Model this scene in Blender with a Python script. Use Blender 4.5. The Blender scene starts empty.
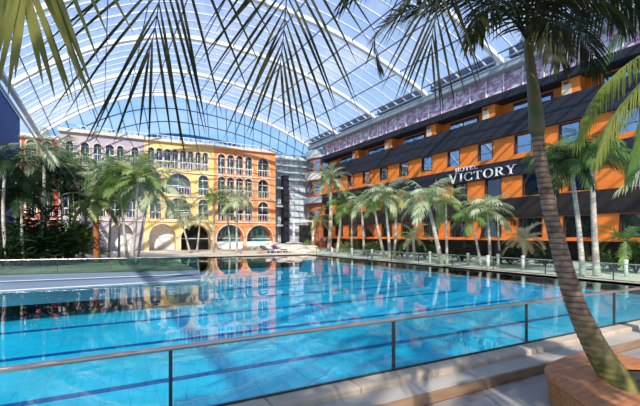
import bpy, math, random
from mathutils import Vector, Matrix, noise
random.seed(7)
SC = bpy.context.scene
COL = SC.collection
PSI = math.radians(28.8)
FW = Vector((math.sin(PSI), math.cos(PSI), 0)); RT = Vector((math.cos(PSI), -math.sin(PSI), 0))
EYE = 1.9; F = 400.0; HOR = 236.0
Z = Vector((0, 0, 1))
def P(px, py, t):                       # a point seen at px,py at forward distance t (survey helper)
    return FW*t + RT*((px-320)/F*t) + Z*(EYE-(py-HOR)/F*t)
def G(px, py, z=0.0):
    return P(px, py, (EYE-z)*F/(py-HOR))
def XF(px, Y=56.0):                     # X on a wall plane Y
    c = (px-320)/F
    return Y*(c*RT.x+FW.x)/(c*RT.y+FW.y)
def YH(px, X=29.8):                     # Y on a wall plane X
    c = (px-320)/F
    return X*(c*RT.y+FW.y)/(c*RT.x+FW.x)

# ------------------------------------------------------------------ materials
MATS = {}
def nt(name):
    m = bpy.data.materials.new(name); m.use_nodes = True
    n = m.node_tree; n.nodes.clear()
    o = n.nodes.new('ShaderNodeOutputMaterial')
    MATS[name] = m
    return m, n, o
def add(n, t, **kw):
    x = n.nodes.new(t)
    for k, v in kw.items():
        if k in x.inputs.keys(): x.inputs[k].default_value = v
        else: setattr(x, k, v)
    return x
def c4(c): return (c[0], c[1], c[2], 1)
def pbr(name, col, rough=.6, col2=None, scale=3.0, metal=0, spec=.4, bump=0, bscale=20, stretch=None, coord='Object', detail=4, lo=.35, hi=.65):
    m, n, o = nt(name)
    b = add(n, 'ShaderNodeBsdfPrincipled', Roughness=rough, Metallic=metal)
    b.inputs['Specular IOR Level'].default_value = spec
    b.inputs['Base Color'].default_value = c4(col)
    n.links.new(b.outputs[0], o.inputs[0])
    tc = add(n, 'ShaderNodeTexCoord'); mp = add(n, 'ShaderNodeMapping')
    n.links.new(tc.outputs[coord], mp.inputs[0])
    if stretch: mp.inputs['Scale'].default_value = stretch
    ns = add(n, 'ShaderNodeTexNoise', Scale=scale, Detail=detail)
    n.links.new(mp.outputs[0], ns.inputs['Vector'])
    cr = add(n, 'ShaderNodeValToRGB')
    if col2 is None: col2 = tuple(c*.82 for c in col)
    cr.color_ramp.elements[0].color = c4(col); cr.color_ramp.elements[1].color = c4(col2)
    cr.color_ramp.elements[0].position = lo; cr.color_ramp.elements[1].position = hi
    n.links.new(ns.outputs['Fac'], cr.inputs[0]); n.links.new(cr.outputs[0], b.inputs['Base Color'])
    if bump:
        n2 = add(n, 'ShaderNodeTexNoise', Scale=bscale, Detail=5)
        n.links.new(mp.outputs[0], n2.inputs['Vector'])
        bp = add(n, 'ShaderNodeBump', Strength=bump, Distance=.05)
        n.links.new(n2.outputs['Fac'], bp.inputs['Height']); n.links.new(bp.outputs[0], b.inputs['Normal'])
    return m
def leafmat(name, a, b_, tr=.4, rough=.45):
    m, n, o = nt(name)
    oi = add(n, 'ShaderNodeObjectInfo')
    tc = add(n, 'ShaderNodeTexCoord'); ns = add(n, 'ShaderNodeTexNoise', Scale=1.3, Detail=2)
    n.links.new(tc.outputs['Object'], ns.inputs['Vector'])
    ad = add(n, 'ShaderNodeMath', operation='ADD'); n.links.new(oi.outputs['Random'], ad.inputs[0]); n.links.new(ns.outputs['Fac'], ad.inputs[1])
    mr = add(n, 'ShaderNodeMapRange'); mr.inputs[1].default_value = .3; mr.inputs[2].default_value = 1.6
    n.links.new(ad.outputs[0], mr.inputs[0])
    mx = add(n, 'ShaderNodeMix', data_type='RGBA')
    mx.inputs[6].default_value = c4(a); mx.inputs[7].default_value = c4(b_)
    n.links.new(mr.outputs[0], mx.inputs[0])
    p = add(n, 'ShaderNodeBsdfPrincipled', Roughness=rough); p.inputs['Specular IOR Level'].default_value = .22
    t = add(n, 'ShaderNodeBsdfTranslucent')
    n.links.new(mx.outputs[2], p.inputs['Base Color']); n.links.new(mx.outputs[2], t.inputs['Color'])
    s = add(n, 'ShaderNodeMixShader'); s.inputs[0].default_value = tr
    n.links.new(p.outputs[0], s.inputs[1]); n.links.new(t.outputs[0], s.inputs[2]); n.links.new(s.outputs[0], o.inputs[0])
    return m
def glassmat(name, tint, ior=1.45, rough=.0, gcol=(1, 1, 1), extra=0.0):
    m, n, o = nt(name)
    t = add(n, 'ShaderNodeBsdfTransparent'); t.inputs[0].default_value = c4(tint)
    g = add(n, 'ShaderNodeBsdfGlossy'); g.inputs['Color'].default_value = c4(gcol); g.inputs['Roughness'].default_value = rough
    f = add(n, 'ShaderNodeFresnel'); f.inputs[0].default_value = ior
    geo = add(n, 'ShaderNodeNewGeometry')
    # use a two-sided fresnel (thin pane)
    ly = add(n, 'ShaderNodeLayerWeight'); ly.inputs[0].default_value = .35
    mr = add(n, 'ShaderNodeMapRange'); mr.inputs[1].default_value = 0; mr.inputs[2].default_value = 1
    pw = add(n, 'ShaderNodeMath', operation='POWER'); pw.inputs[1].default_value = 4.0
    n.links.new(ly.outputs['Facing'], pw.inputs[0]); n.links.new(pw.outputs[0], mr.inputs[0])
    mr.inputs[3].default_value = .04+extra; mr.inputs[4].default_value = .9
    s = add(n, 'ShaderNodeMixShader')
    n.links.new(mr.outputs[0], s.inputs[0]); n.links.new(t.outputs[0], s.inputs[1]); n.links.new(g.outputs[0], s.inputs[2])
    n.links.new(s.outputs[0], o.inputs[0])
    return m
pbr('orange', (.80, .23, .035), .6, (.7, .18, .025), 1.2, spec=.3)
pbr('arcade_orange', (.88, .25, .07), .75, (.82, .36, .17), .7, detail=8)
pbr('arcade_yellow', (.88, .56, .14), .75, (.84, .62, .27), .7, detail=8)
pbr('arcade_purple', (.4, .34, .42), .75, (.5, .42, .43), .7)
pbr('arcade_red', (.5, .09, .04), .75, (.36, .06, .04), .8)
pbr('cream_trim', (.74, .64, .52), .7)
pbr('beige_wall', (.75, .58, .4), .7)
pbr('terrace_white', (.62, .59, .58), .7)
pbr('slate', (.009, .012, .021), .65, (.017, .021, .033), 2.5, spec=.35, stretch=(1, .15, 4))
pbr('black_clad', (.014, .011, .011), .55, (.025, .018, .016), 3)
pbr('dark_void', (.012, .013, .012), .9)
pbr('frame_dark', (.03, .035, .045), .4)
pbr('white_frame', (.8, .82, .84), .4)
pbr('white_wall', (.85, .83, .8), .7)
pbr('rib_white', (.85, .86, .9), .4)
pbr('purlin_white', (.62, .68, .82), .4)
pbr('cable_blue', (.05, .09, .17), .45)
pbr('band_blue', (.07, .25, .55), .4)
pbr('gutter_grey', (.32, .37, .42), .45, metal=.2)
pbr('wall_blue', (.002, .075, .33), .6, spec=.15)
pbr('planting_bed', (.05, .06, .03), .9, (.3, .25, .16), .5)
pbr('letter_white', (.86, .87, .88), .4)
pbr('brown_red', (.30, .09, .045), .7, (.42, .15, .07), .8)
pbr('tower_metal', (.4, .46, .5), .4)
pbr('stone_coping', (.5, .41, .32), .65, (.4, .32, .25), 2.2, bump=.3, bscale=30)
pbr('stone_step', (.33, .3, .27), .6, (.42, .38, .33), .9, bump=.2, bscale=25, detail=8)
pbr('riser_brown', (.22, .13, .08), .55, (.3, .19, .12), 2, stretch=(1, 1, 8))
pbr('ledge_steel', (.2, .27, .34), .45, (.13, .18, .25), .6, stretch=(.3, 1, 1))
pbr('rail_steel', (.6, .52, .47), .28, metal=.85, spec=.5)
pbr('post_dark', (.03, .04, .05), .4)
pbr('lane_blue', (.01, .055, .28), .4)
pbr('pool_line', (.3, .6, .75), .4)
pbr('soil', (.03, .027, .025), .9, (.07, .065, .06), 60, bump=.8, bscale=80)
pbr('trunk_pale', (.58, .52, .43), .8, (.3, .26, .2), 5, bump=.5, bscale=12, stretch=(1, 1, 3))
pbr('trunk_orange', (.42, .12, .04), .9, (.14, .06, .03), 6, bump=.6)
pbr('shaft_olive', (.055, .075, .018), .5, (.11, .09, .03), 6)
pbr('crownshaft', (.25, .35, .1), .45, (.4, .4, .16), 3)
pbr('rock', (.72, .64, .52), .85, (.5, .43, .34), 1.2, bump=.8, bscale=4)
pbr('cushion_purple', (.14, .05, .14), .8)
pbr('cushion_white', (.8, .76, .75), .8)
pbr('bollard_paint', (.62, .6, .5), .6)
pbr('rachis', (.3, .32, .1), .5)
leafmat('leaf_mid', (.09, .2, .04), (.2, .32, .09))
leafmat('leaf_bright', (.17, .29, .05), (.46, .52, .2))
leafmat('leaf_silver', (.32, .42, .2), (.66, .7, .46))
leafmat('leaf_dark', (.01, .032, .012), (.028, .065, .02))  # darker leaf copy; the left grove's shade is put into its colour
leafmat('leaf_cream', (.68, .62, .4), (.5, .52, .25), .3)
leafmat('leaf_backlit', (.012, .018, .004), (.04, .042, .009), .3, .55)  # backlit darkness of the near fronds is put into this leaf colour
leafmat('leaf_olive', (.13, .15, .03), (.22, .21, .05), .4, .4)
leafmat('leaf_yellow', (.25, .32, .05), (.4, .42, .14), .4)
glassmat('rail_glass', (.82, .95, .93))
glassmat('green_glass', (.5, .74, .64), extra=.02)
glassmat('roof_glass', (.93, .95, .98))
glassmat('end_glass', (.72, .9, 1.0))
def tower_glass():
    m, n, o = nt('tower_glass')
    g = add(n, 'ShaderNodeBsdfGlossy'); g.inputs['Color'].default_value = (.75, .85, .92, 1); g.inputs['Roughness'].default_value = .03
    d = add(n, 'ShaderNodeBsdfDiffuse'); d.inputs[0].default_value = (.78, .86, .9, 1)
    s = add(n, 'ShaderNodeMixShader'); s.inputs[0].default_value = .35
    n.links.new(d.outputs[0], s.inputs[1]); n.links.new(g.outputs[0], s.inputs[2]); n.links.new(s.outputs[0], o.inputs[0])
tower_glass()
def winglass(name, col, gl, gc=(.7, .82, 1)):
    m, n, o = nt(name)
    g = add(n, 'ShaderNodeBsdfGlossy'); g.inputs['Color'].default_value = c4(gc); g.inputs['Roughness'].default_value = .02
    d = add(n, 'ShaderNodeBsdfDiffuse'); d.inputs[0].default_value = c4(col)
    s = add(n, 'ShaderNodeMixShader'); s.inputs[0].default_value = gl
    n.links.new(d.outputs[0], s.inputs[1]); n.links.new(g.outputs[0], s.inputs[2]); n.links.new(s.outputs[0], o.inputs[0])
winglass('hotel_glass', (.01, .03, .07), .5, (.55, .75, 1))
winglass('arch_glass', (.045, .055, .05), .16)
winglass('dark_glass', (.01, .015, .015), .12)
winglass('teal_glass', (.02, .22, .24), .3)
def water():
    m, n, o = nt('pool_water')
    tc = add(n, 'ShaderNodeTexCoord')
    mp = add(n, 'ShaderNodeMapping'); mp.inputs['Scale'].default_value = (1, 1, 1)
    n.links.new(tc.outputs['Object'], mp.inputs[0])
    n1 = add(n, 'ShaderNodeTexNoise', Scale=.5, Detail=2); n2 = add(n, 'ShaderNodeTexNoise', Scale=2.2, Detail=2)
    n.links.new(mp.outputs[0], n1.inputs['Vector']); n.links.new(mp.outputs[0], n2.inputs['Vector'])
    mm = add(n, 'ShaderNodeMath', operation='MULTIPLY_ADD'); n.links.new(n2.outputs['Fac'], mm.inputs[0]); mm.inputs[1].default_value = .12
    n.links.new(n1.outputs['Fac'], mm.inputs[2])
    bp = add(n, 'ShaderNodeBump', Strength=.14, Distance=.05); n.links.new(mm.outputs[0], bp.inputs['Height'])
    f = add(n, 'ShaderNodeFresnel'); f.inputs[0].default_value = 1.27; n.links.new(bp.outputs[0], f.inputs['Normal'])
    t = add(n, 'ShaderNodeBsdfTransparent'); t.inputs[0].default_value = (.6, .96, 1, 1)
    g = add(n, 'ShaderNodeBsdfGlossy'); g.inputs['Roughness'].default_value = .015; g.inputs['Color'].default_value = (1, 1, 1, 1)
    n.links.new(bp.outputs[0], g.inputs['Normal'])
    s = add(n, 'ShaderNodeMixShader'); n.links.new(f.outputs[0], s.inputs[0]); n.links.new(t.outputs[0], s.inputs[1]); n.links.new(g.outputs[0], s.inputs[2])
    n.links.new(s.outputs[0], o.inputs[0])
water()
def tile(name, a, b_, mortar, scale, bw=.5, rh=.5, ms=.01, rough=.5, off=0):
    m, n, o = nt(name)
    tc = add(n, 'ShaderNodeTexCoord'); br = add(n, 'ShaderNodeTexBrick', Scale=scale)
    br.offset = off
    br.inputs['Color1'].default_value = c4(a); br.inputs['Color2'].default_value = c4(b_); br.inputs['Mortar'].default_value = c4(mortar)
    br.inputs['Brick Width'].default_value = bw; br.inputs['Row Height'].default_value = rh; br.inputs['Mortar Size'].default_value = ms
    n.links.new(tc.outputs['Object'], br.inputs['Vector'])
    ns = add(n, 'ShaderNodeTexNoise', Scale=.35, Detail=6); n.links.new(tc.outputs['Object'], ns.inputs['Vector'])
    mr = add(n, 'ShaderNodeMapRange'); mr.inputs[1].default_value = .3; mr.inputs[2].default_value = .7; mr.inputs[3].default_value = .82; mr.inputs[4].default_value = 1.1
    n.links.new(ns.outputs['Fac'], mr.inputs[0])
    mx = add(n, 'ShaderNodeMix', data_type='RGBA', blend_type='MULTIPLY'); mx.inputs[0].default_value = 1
    n.links.new(br.outputs[0], mx.inputs[6]); n.links.new(mr.outputs[0], mx.inputs[7])
    b = add(n, 'ShaderNodeBsdfPrincipled', Roughness=rough)
    n.links.new(mx.outputs[2], b.inputs['Base Color']); n.links.new(b.outputs[0], o.inputs[0])
tile('pool_tile', (.022, .6, .8), (.03, .66, .86), (.018, .5, .7), 1, .5, .5, .012)
tile('deck_tile', (.27, .255, .24), (.32, .3, .28), (.17, .16, .15), 1, 1.2, .6, .008, .45, .5)
tile('deck_cream', (.78, .68, .54), (.72, .63, .5), (.6, .52, .42), 1, 1.2, .6, .01, .6, .5)
def printed():
    m, n, o = nt('printed_glazing')
    tc = add(n, 'ShaderNodeTexCoord'); mp = add(n, 'ShaderNodeMapping'); mp.inputs['Scale'].default_value = (1, .7, 1.5)
    n.links.new(tc.outputs['Object'], mp.inputs[0])
    v = add(n, 'ShaderNodeTexNoise', Scale=2.2, Detail=7, Roughness=.7)
    n.links.new(mp.outputs[0], v.inputs['Vector'])
    cr = add(n, 'ShaderNodeValToRGB'); e = cr.color_ramp.elements
    e[0].position = .35; e[0].color = (.26, .22, .36, 1); e[1].position = .66; e[1].color = (.85, .8, .85, 1)
    x = e.new(.47); x.color = (.45, .2, .3, 1); x = e.new(.56); x.color = (.62, .62, .78, 1)
    n.links.new(v.outputs['Fac'], cr.inputs[0])
    b = add(n, 'ShaderNodeBsdfPrincipled', Roughness=.3); n.links.new(cr.outputs[0], b.inputs['Base Color']); n.links.new(b.outputs[0], o.inputs[0])
printed()
def wood(name, a, b_):
    m, n, o = nt(name)
    tc = add(n, 'ShaderNodeTexCoord'); mp = add(n, 'ShaderNodeMapping'); mp.inputs['Scale'].default_value = (1.2, 9, 9); mp.inputs['Rotation'].default_value = (0, 0, -1.0)
    n.links.new(tc.outputs['Object'], mp.inputs[0])
    ns = add(n, 'ShaderNodeTexNoise', Scale=2, Detail=8, Roughness=.6); n.links.new(mp.outputs[0], ns.inputs['Vector'])
    cr = add(n, 'ShaderNodeValToRGB'); cr.color_ramp.elements[0].position = .35; cr.color_ramp.elements[1].position = .65
    cr.color_ramp.elements[0].color = c4(a); cr.color_ramp.elements[1].color = c4(b_); n.links.new(ns.outputs['Fac'], cr.inputs[0])
    b = add(n, 'ShaderNodeBsdfPrincipled', Roughness=.42); n.links.new(cr.outputs[0], b.inputs['Base Color']); n.links.new(b.outputs[0], o.inputs[0])
wood('wood_top', (.3, .11, .045), (.5, .22, .1))
wood('wood_slat', (.3, .12, .04), (.45, .2, .07))
def trunkmat():
    m, n, o = nt('trunk_near')
    tc = add(n, 'ShaderNodeTexCoord')
    sx = add(n, 'ShaderNodeSeparateXYZ'); n.links.new(tc.outputs['Object'], sx.inputs[0])
    ns = add(n, 'ShaderNodeTexNoise', Scale=9, Detail=6); n.links.new(tc.outputs['Object'], ns.inputs['Vector'])
    cr = add(n, 'ShaderNodeValToRGB'); e = cr.color_ramp.elements
    e[0].position = .35; e[0].color = (.12, .075, .045, 1); e[1].position = .65; e[1].color = (.33, .22, .14, 1)
    n.links.new(ns.outputs['Fac'], cr.inputs[0])
    # mossy green towards the foot and the crownshaft (growth, seen in the photo)
    c2 = add(n, 'ShaderNodeValToRGB'); e = c2.color_ramp.elements
    e[0].position = .35; e[0].color = (.1, .095, .015, 1); e[1].position = .65; e[1].color = (.24, .2, .05, 1)
    n.links.new(ns.outputs['Fac'], c2.inputs[0])
    mr = add(n, 'ShaderNodeMapRange'); mr.inputs[1].default_value = .35; mr.inputs[2].default_value = 1.1
    n.links.new(sx.outputs['Z'], mr.inputs[0])
    mx = add(n, 'ShaderNodeMix', data_type='RGBA'); n.links.new(mr.outputs[0], mx.inputs[0]); n.links.new(c2.outputs[0], mx.inputs[6]); n.links.new(cr.outputs[0], mx.inputs[7])
    b = add(n, 'ShaderNodeBsdfPrincipled', Roughness=.75); n.links.new(mx.outputs[2], b.inputs['Base Color'])
    wv = add(n, 'ShaderNodeTexWave', Scale=4.2, Distortion=1.2); wv.bands_direction = 'Z'; wv.inputs['Detail Scale'].default_value = 1.5; n.links.new(tc.outputs['Object'], wv.inputs['Vector'])
    rr = add(n, 'ShaderNodeMapRange'); rr.inputs[1].default_value = 0; rr.inputs[2].default_value = .35; rr.inputs[3].default_value = .35; rr.inputs[4].default_value = 1; n.links.new(wv.outputs['Fac'], rr.inputs[0])
    mu = add(n, 'ShaderNodeMix', data_type='RGBA', blend_type='MULTIPLY'); n.links.new(mr.outputs[0], mu.inputs[0]); n.links.new(mx.outputs[2], mu.inputs[6]); n.links.new(rr.outputs[0], mu.inputs[7]); n.links.new(mu.outputs[2], b.inputs['Base Color'])
    sm = add(n, 'ShaderNodeMath', operation='MULTIPLY_ADD'); n.links.new(wv.outputs['Fac'], sm.inputs[0]); sm.inputs[1].default_value = .6; n.links.new(ns.outputs['Fac'], sm.inputs[2])
    bp = add(n, 'ShaderNodeBump', Strength=.6, Distance=.02); n.links.new(sm.outputs[0], bp.inputs['Height']); n.links.new(bp.outputs[0], b.inputs['Normal'])
    n.links.new(b.outputs[0], o.inputs[0])
trunkmat()

# ------------------------------------------------------------------ mesh helpers
class MB:
    def __init__(s): s.v = []; s.f = []
    def quad(s, *p):
        i = len(s.v); s.v += [tuple(q) for q in p]; s.f.append(tuple(range(i, i+len(p))))
    def box(s, x0, x1, y0, y1, z0, z1):
        i = len(s.v)
        s.v += [(x, y, z) for z in (z0, z1) for y in (y0, y1) for x in (x0, x1)]
        s.f += [tuple(i+k for k in q) for q in ((0, 2, 3, 1), (4, 5, 7, 6), (0, 1, 5, 4), (2, 6, 7, 3), (0, 4, 6, 2), (1, 3, 7, 5))]
    def beam(s, a, b, w, h, up=Z):
        a = Vector(a); b = Vector(b); d = (b-a).normalized(); sd = d.cross(up)
        if sd.length < 1e-4: sd = d.cross(Vector((1, 0, 0)))
        sd.normalize(); u = sd.cross(d).normalized(); i = len(s.v)
        for p in (a, b):
            for q, r in ((-1, -1), (1, -1), (1, 1), (-1, 1)): s.v.append(tuple(p+sd*(q*w/2)+u*(r*h/2)))
        s.f += [tuple(i+k for k in q) for q in ((0, 1, 2, 3), (7, 6, 5, 4), (0, 4, 5, 1), (1, 5, 6, 2), (2, 6, 7, 3), (3, 7, 4, 0))]
    def tube(s, pts, rad, n=8, cap=True):
        pts = [Vector(p) for p in pts]; m = len(pts)
        if not isinstance(rad, (list, tuple)): rad = [rad]*m
        i0 = len(s.v); ref = None
        for k, p in enumerate(pts):
            d = (pts[min(k+1, m-1)]-pts[max(k-1, 0)]).normalized()
            if ref is None: ref = d.orthogonal().normalized()
            ref = (ref-d*ref.dot(d)).normalized(); b = d.cross(ref)
            for j in range(n):
                a = 2*math.pi*j/n; s.v.append(tuple(p+(ref*math.cos(a)+b*math.sin(a))*rad[k]))
        for k in range(m-1):
            for j in range(n):
                a = i0+k*n+j; b_ = i0+k*n+(j+1) % n; s.f.append((a, b_, b_+n, a+n))
        if cap:
            s.f.append(tuple(i0+j for j in range(n))[::-1]); s.f.append(tuple(i0+(m-1)*n+j for j in range(n)))
    def path(s, pts, w, h, up=Z):
        for a, b in zip(pts, pts[1:]): s.beam(a, b, w, h, up)
    def prism(s, poly, z0, z1):
        i = len(s.v); n = len(poly)
        s.v += [(x, y, z0) for x, y in poly]+[(x, y, z1) for x, y in poly]
        s.f.append(tuple(range(i, i+n))[::-1]); s.f.append(tuple(range(i+n, i+2*n)))
        for k in range(n): s.f.append((i+k, i+(k+1) % n, i+n+(k+1) % n, i+n+k))
    def mesh(s, name, mat, smooth=False):
        me = bpy.data.meshes.new(name); me.from_pydata(s.v, [], s.f); me.update()
        if mat: me.materials.append(MATS[mat])
        if smooth: me.polygons.foreach_set('use_smooth', [True]*len(me.polygons))
        return me
    def build(s, name, mat, parent=None, smooth=False, origin=None, bevel=0):
        if origin is not None:
            o_ = Vector(origin); s.v = [(x-o_.x, y-o_.y, z-o_.z) for x, y, z in s.v]
        o = bpy.data.objects.new(name, s.mesh(name, mat, smooth)); COL.objects.link(o)
        if origin is not None: o.location = origin
        if parent is not None:
            o.parent = parent
            if origin is None: o.location = -parent.location     # geometry given in world coordinates
            else: o.location = Vector(origin)-parent.location
        if bevel:
            b = o.modifiers.new('bevel', 'BEVEL'); b.width = bevel; b.segments = 2
        return o
def empty(name, loc, label=None, cat=None, group=None):
    o = bpy.data.objects.new(name, None); COL.objects.link(o); o.location = loc; o.empty_display_size = .3
    return tag(o, label, cat, group)
def tag(o, label=None, cat=None, group=None, kind=None):
    if label: o['label'] = label
    if cat: o['category'] = cat
    if group: o['group'] = group
    if kind: o['kind'] = kind
    return o
def struct(o, label=None, cat=None): return tag(o, label, cat, None, 'structure')

# ------------------------------------------------------------------ floors and pool surrounds
WZ = -.07
PX0, PX1, PY0, PY1 = -14.0, 18.9, 4.5, 37.0
m = MB(); m.box(-14, 32, -14, 3.76, -.6, -.23)
struct(m.build('floor', 'deck_tile'), 'grey tiled deck in front of the steps', 'floor')
m = MB(); m.box(PX1+.45, 34, 4.17, 66, -1.6, 0); m.box(PX0, PX1+.45, PY1+.4, 66, -1.6, 0)
struct(m.build('floor', 'deck_cream'), 'cream stone deck beyond the pool', 'floor')
# left deck and its pale ledges
LA = Vector((-14, 26.2, 0)); LB = Vector((4.9, 23.0, 0))
m = MB(); m.prism([(-14, 26.4), (4.85, 23.05), (5.2, 37.4), (-14, 37.4)], -1.3, 0)
struct(m.build('floor', 'planting_bed'), 'planted deck behind the left glass fence', 'floor')
# step (tread) and coping
step = empty('pool_step', (6, 4, -.23), 'long pale stone step with brown riser running along the near pool edge', 'step')
m = MB(); m.box(-14, 32, 3.80, 4.17, -.6, -.085); m.build('tread', 'stone_step', step)
m = MB(); m.box(-14, 32, 3.765, 3.80, -.225, -.09); m.build('riser', 'riser_brown', step)
cop = MB(); x = -13.9
while x < 19.3:
    cop.box(x+.006, x+1.194, 4.17, PY0+.04, -.55, 0); x += 1.2
cop.build('coping_stone', 'stone_coping', step, bevel=.03)
# pool
pool = empty('swimming_pool', (3, 20, -1.25), 'large bright blue swimming pool with dark lane lines', 'swimming pool')
m = MB()
b = -1.25
m.quad((PX0, PY0, b), (PX1, PY0, b), (PX1, PY1, b), (PX0, PY1, b))
for a_, c_ in (((PX0, PY0), (PX1, PY0)), ((PX1, PY0), (PX1, PY1)), ((PX1, PY1), (PX0, PY1)), ((PX0, PY1), (PX0, PY0))):
    m.quad((a_[0], a_[1], b), (c_[0], c_[1], b), (c_[0], c_[1], -.01), (a_[0], a_[1], -.01))
m.build('basin', 'pool_tile', pool)
m = MB(); m.quad((PX0, PY0, WZ), (PX1, PY0, WZ), (PX1, PY1, WZ), (PX0, PY1, WZ)); m.build('water', 'pool_water', pool)
for Y in (5.9, 9.25, 12.7, 16.2, 19.75, 23.3, 26.9, 30.5, 34):
    x0 = PX0 if Y < 22 else 6.0
    m = MB(); m.box(x0+.3, PX1-.4, Y-.12, Y+.12, b+.001, b+.012); m.build('lane_line', 'lane_blue', pool)
m = MB(); m.box(PX1, PX1+.45, PY0, PY1+.4, -1.3, 0.0); m.box(5.2, PX1+.45, PY1, PY1+.4, -1.3, 0.0); m.build('far_coping', 'stone_coping', pool)
# submerged bench along the right wall of the pool
m = MB(); m.box(PX1-1.1, PX1-.01, PY0+.3, PY1-.3, b, -.45); m.build('underwater_bench', 'pool_tile', pool)
m = MB(); m.box(PX1-1.1, PX1-.98, PY0+.3, PY1-.3, -.45, -.44); m.build('bench_edge_line', 'lane_blue', pool)
led = empty('pool_ledge', (-2, 21, -.05), 'pale stepped ledge below the glass fence on the left', 'ledge')
m = MB(); m.prism([(-14, 21.8), (4.4, 20.5), (4.85, 23.1), (-14, 26.3)], -.6, -.012); m.build('upper_ledge', 'ledge_steel', led)
m = MB(); m.prism([(-14, 17.3), (3.88, 18.1), (4.4, 20.48), (-14, 21.78)], -.6, -.048); m.build('lower_ledge', 'ledge_steel', led)
m = MB(); m.prism([(-14, 21.6), (4.37, 20.3), (4.4, 20.5), (-14, 21.8)], -.046, -.008); m.build('ledge_gap', 'cable_blue', led)
m = MB(); m.prism([(-14, 21.82), (4.4, 20.52), (4.44, 20.72), (-14, 22.02)], -.01, -.005); m.build('upper_edge', 'rib_white', led)
m = MB(); m.prism([(-14, 17.31), (3.88, 18.11), (3.94, 18.35), (-14, 17.55)], -.046, -.04); m.build('lower_edge', 'rib_white', led)

# ------------------------------------------------------------------ glass railings
def railing(name, label, pts, glass, h=.72, rail='rail_steel', postm='post_dark', rr=.028, base=0.0, mid=True):
    root = empty(name, (pts[0][0], pts[0][1], base), label, 'railing')
    P3 = [Vector((x, y, base)) for x, y in pts]
    for a, b_ in zip(P3, P3[1:]):
        d = (b_-a).normalized(); m = MB()
        m.beam(a+d*.03+Z*(h/2+.01), b_-d*.03+Z*(h/2+.01), .012, h-.03); m.build('glass_panel', glass, root)
    for p in P3:
        m = MB(); m.box(p.x-.017, p.x+.017, p.y-.02, p.y+.02, base, base+h-.02); m.build('post', postm, root)
    m = MB(); m.tube([p+Z*h for p in P3], rr, 8); m.build('handrail', rail, root, True)
    m = MB(); m.path([p+Z*.012 for p in P3], .03, .024); m.build('base_rail', postm, root)
    return root
railing('glass_railing', 'long clear glass railing with steel handrail along the near pool edge', [(x, 4.45) for x in (-8.3, -5.3, -2.35, .65, 3.63, 6.62, 9.6, 12.6, 15.6, 18.6)], 'rail_glass', rr=.03)
railing('glass_railing', 'glass railing along the far right pool edge before the hotel palms', [(19.35, y) for y in (6, 9, 12, 15, 18, 21, 24, 27, 30, 33, 36)], 'rail_glass', rail='rail_steel', postm='post_dark', rr=.022)
ang = [(-13, 26.0), (-10, 25.5), (-7, 25.0), (-4.3, 24.55), (-1.9, 24.15), (.5, 23.75), (2.8, 23.37), (4.88, 23.02)]
railing('glass_railing', 'green tinted glass fence above the pale ledges on the left', ang, 'green_glass', rr=.022)

# ------------------------------------------------------------------ roof vault
def fz(X):
    if X < 9.5: return 21.2-4.25*((9.5-X)/12.2)**2
    return 21.2-4.9*((X-9.5)/20.3)**2
XS = [-6.5+36.3*i/26 for i in range(27)]
YB, YE = -12.0, 57.0
g = MB()
for a, b_ in zip(XS, XS[1:]):
    g.quad((a, YB, fz(a)), (b_, YB, fz(b_)), (b_, YE, fz(b_)), (a, YE, fz(a)))
ceil = struct(g.build('ceiling', 'roof_glass'), 'huge arched glass roof over the pool hall', 'glass roof')
def arc(Y, off=0, dz=None):
    return [Vector((x, Y+(dz[0] if dz else 0), fz(x)+off+(dz[1] if dz else 0))) for x in XS]
Y = 57
while Y > -12:
    m = MB(); m.path(arc(Y, -.28), .34, .4, Vector((0, 1, 0))); m.build('roof_rib', 'rib_white', ceil); Y -= 8.8
Y = 57; k = 0
while Y > -12:
    if k % 6:
        m = MB(); m.path(arc(Y, -.1), .13 if k % 2 else .08, .09, Vector((0, 1, 0))); m.build('glazing_bar', 'purlin_white', ceil)
    Y -= 8.8/6; k += 1
for i, x in enumerate(XS[1:-1:2]):
    m = MB(); m.beam((x, YB, fz(x)-.2), (x, YE, fz(x)-.2), .07, .1); m.build('tie_rod', 'cable_blue', ceil)
# translucent sun blinds drawn under part of the glass near the left
# sloping end of the roof beyond the buildings
EN = 7
def ep(x, s): return Vector((x+3.2*s, 57+10*s, fz(x)-.1-8.5*s))
g = MB()
for a, b_ in zip(XS, XS[1:]):
    g.quad(ep(a, 0), ep(b_, 0), ep(b_, 1), ep(a, 1))
ew = struct(g.build('window_1', 'end_glass'), 'blue tinted sloping glass at the far end of the roof', 'window')
for j, (s, w, mt) in enumerate(((0, .45, 'rib_white'), (.17, .09, 'cable_blue'), (.33, .09, 'cable_blue'), (.5, .45, 'band_blue'), (.62, .3, 'rib_white'), (.74, .25, 'purlin_white'), (.86, .3, 'rib_white'))):
    m = MB(); m.path([ep(x, s)+Vector((0, -.15, 0)) for x in XS], w, .12, Vector((0, 1, .9))); m.build('glazing_arc', mt, ew)
for x in XS[1:-1]:
    m = MB(); m.beam(ep(x, 0)+Vector((0, -.1, 0)), ep(x, 1)+Vector((0, -.1, 0)), .1, .1); m.build('mullion', 'band_blue', ew)
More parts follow.
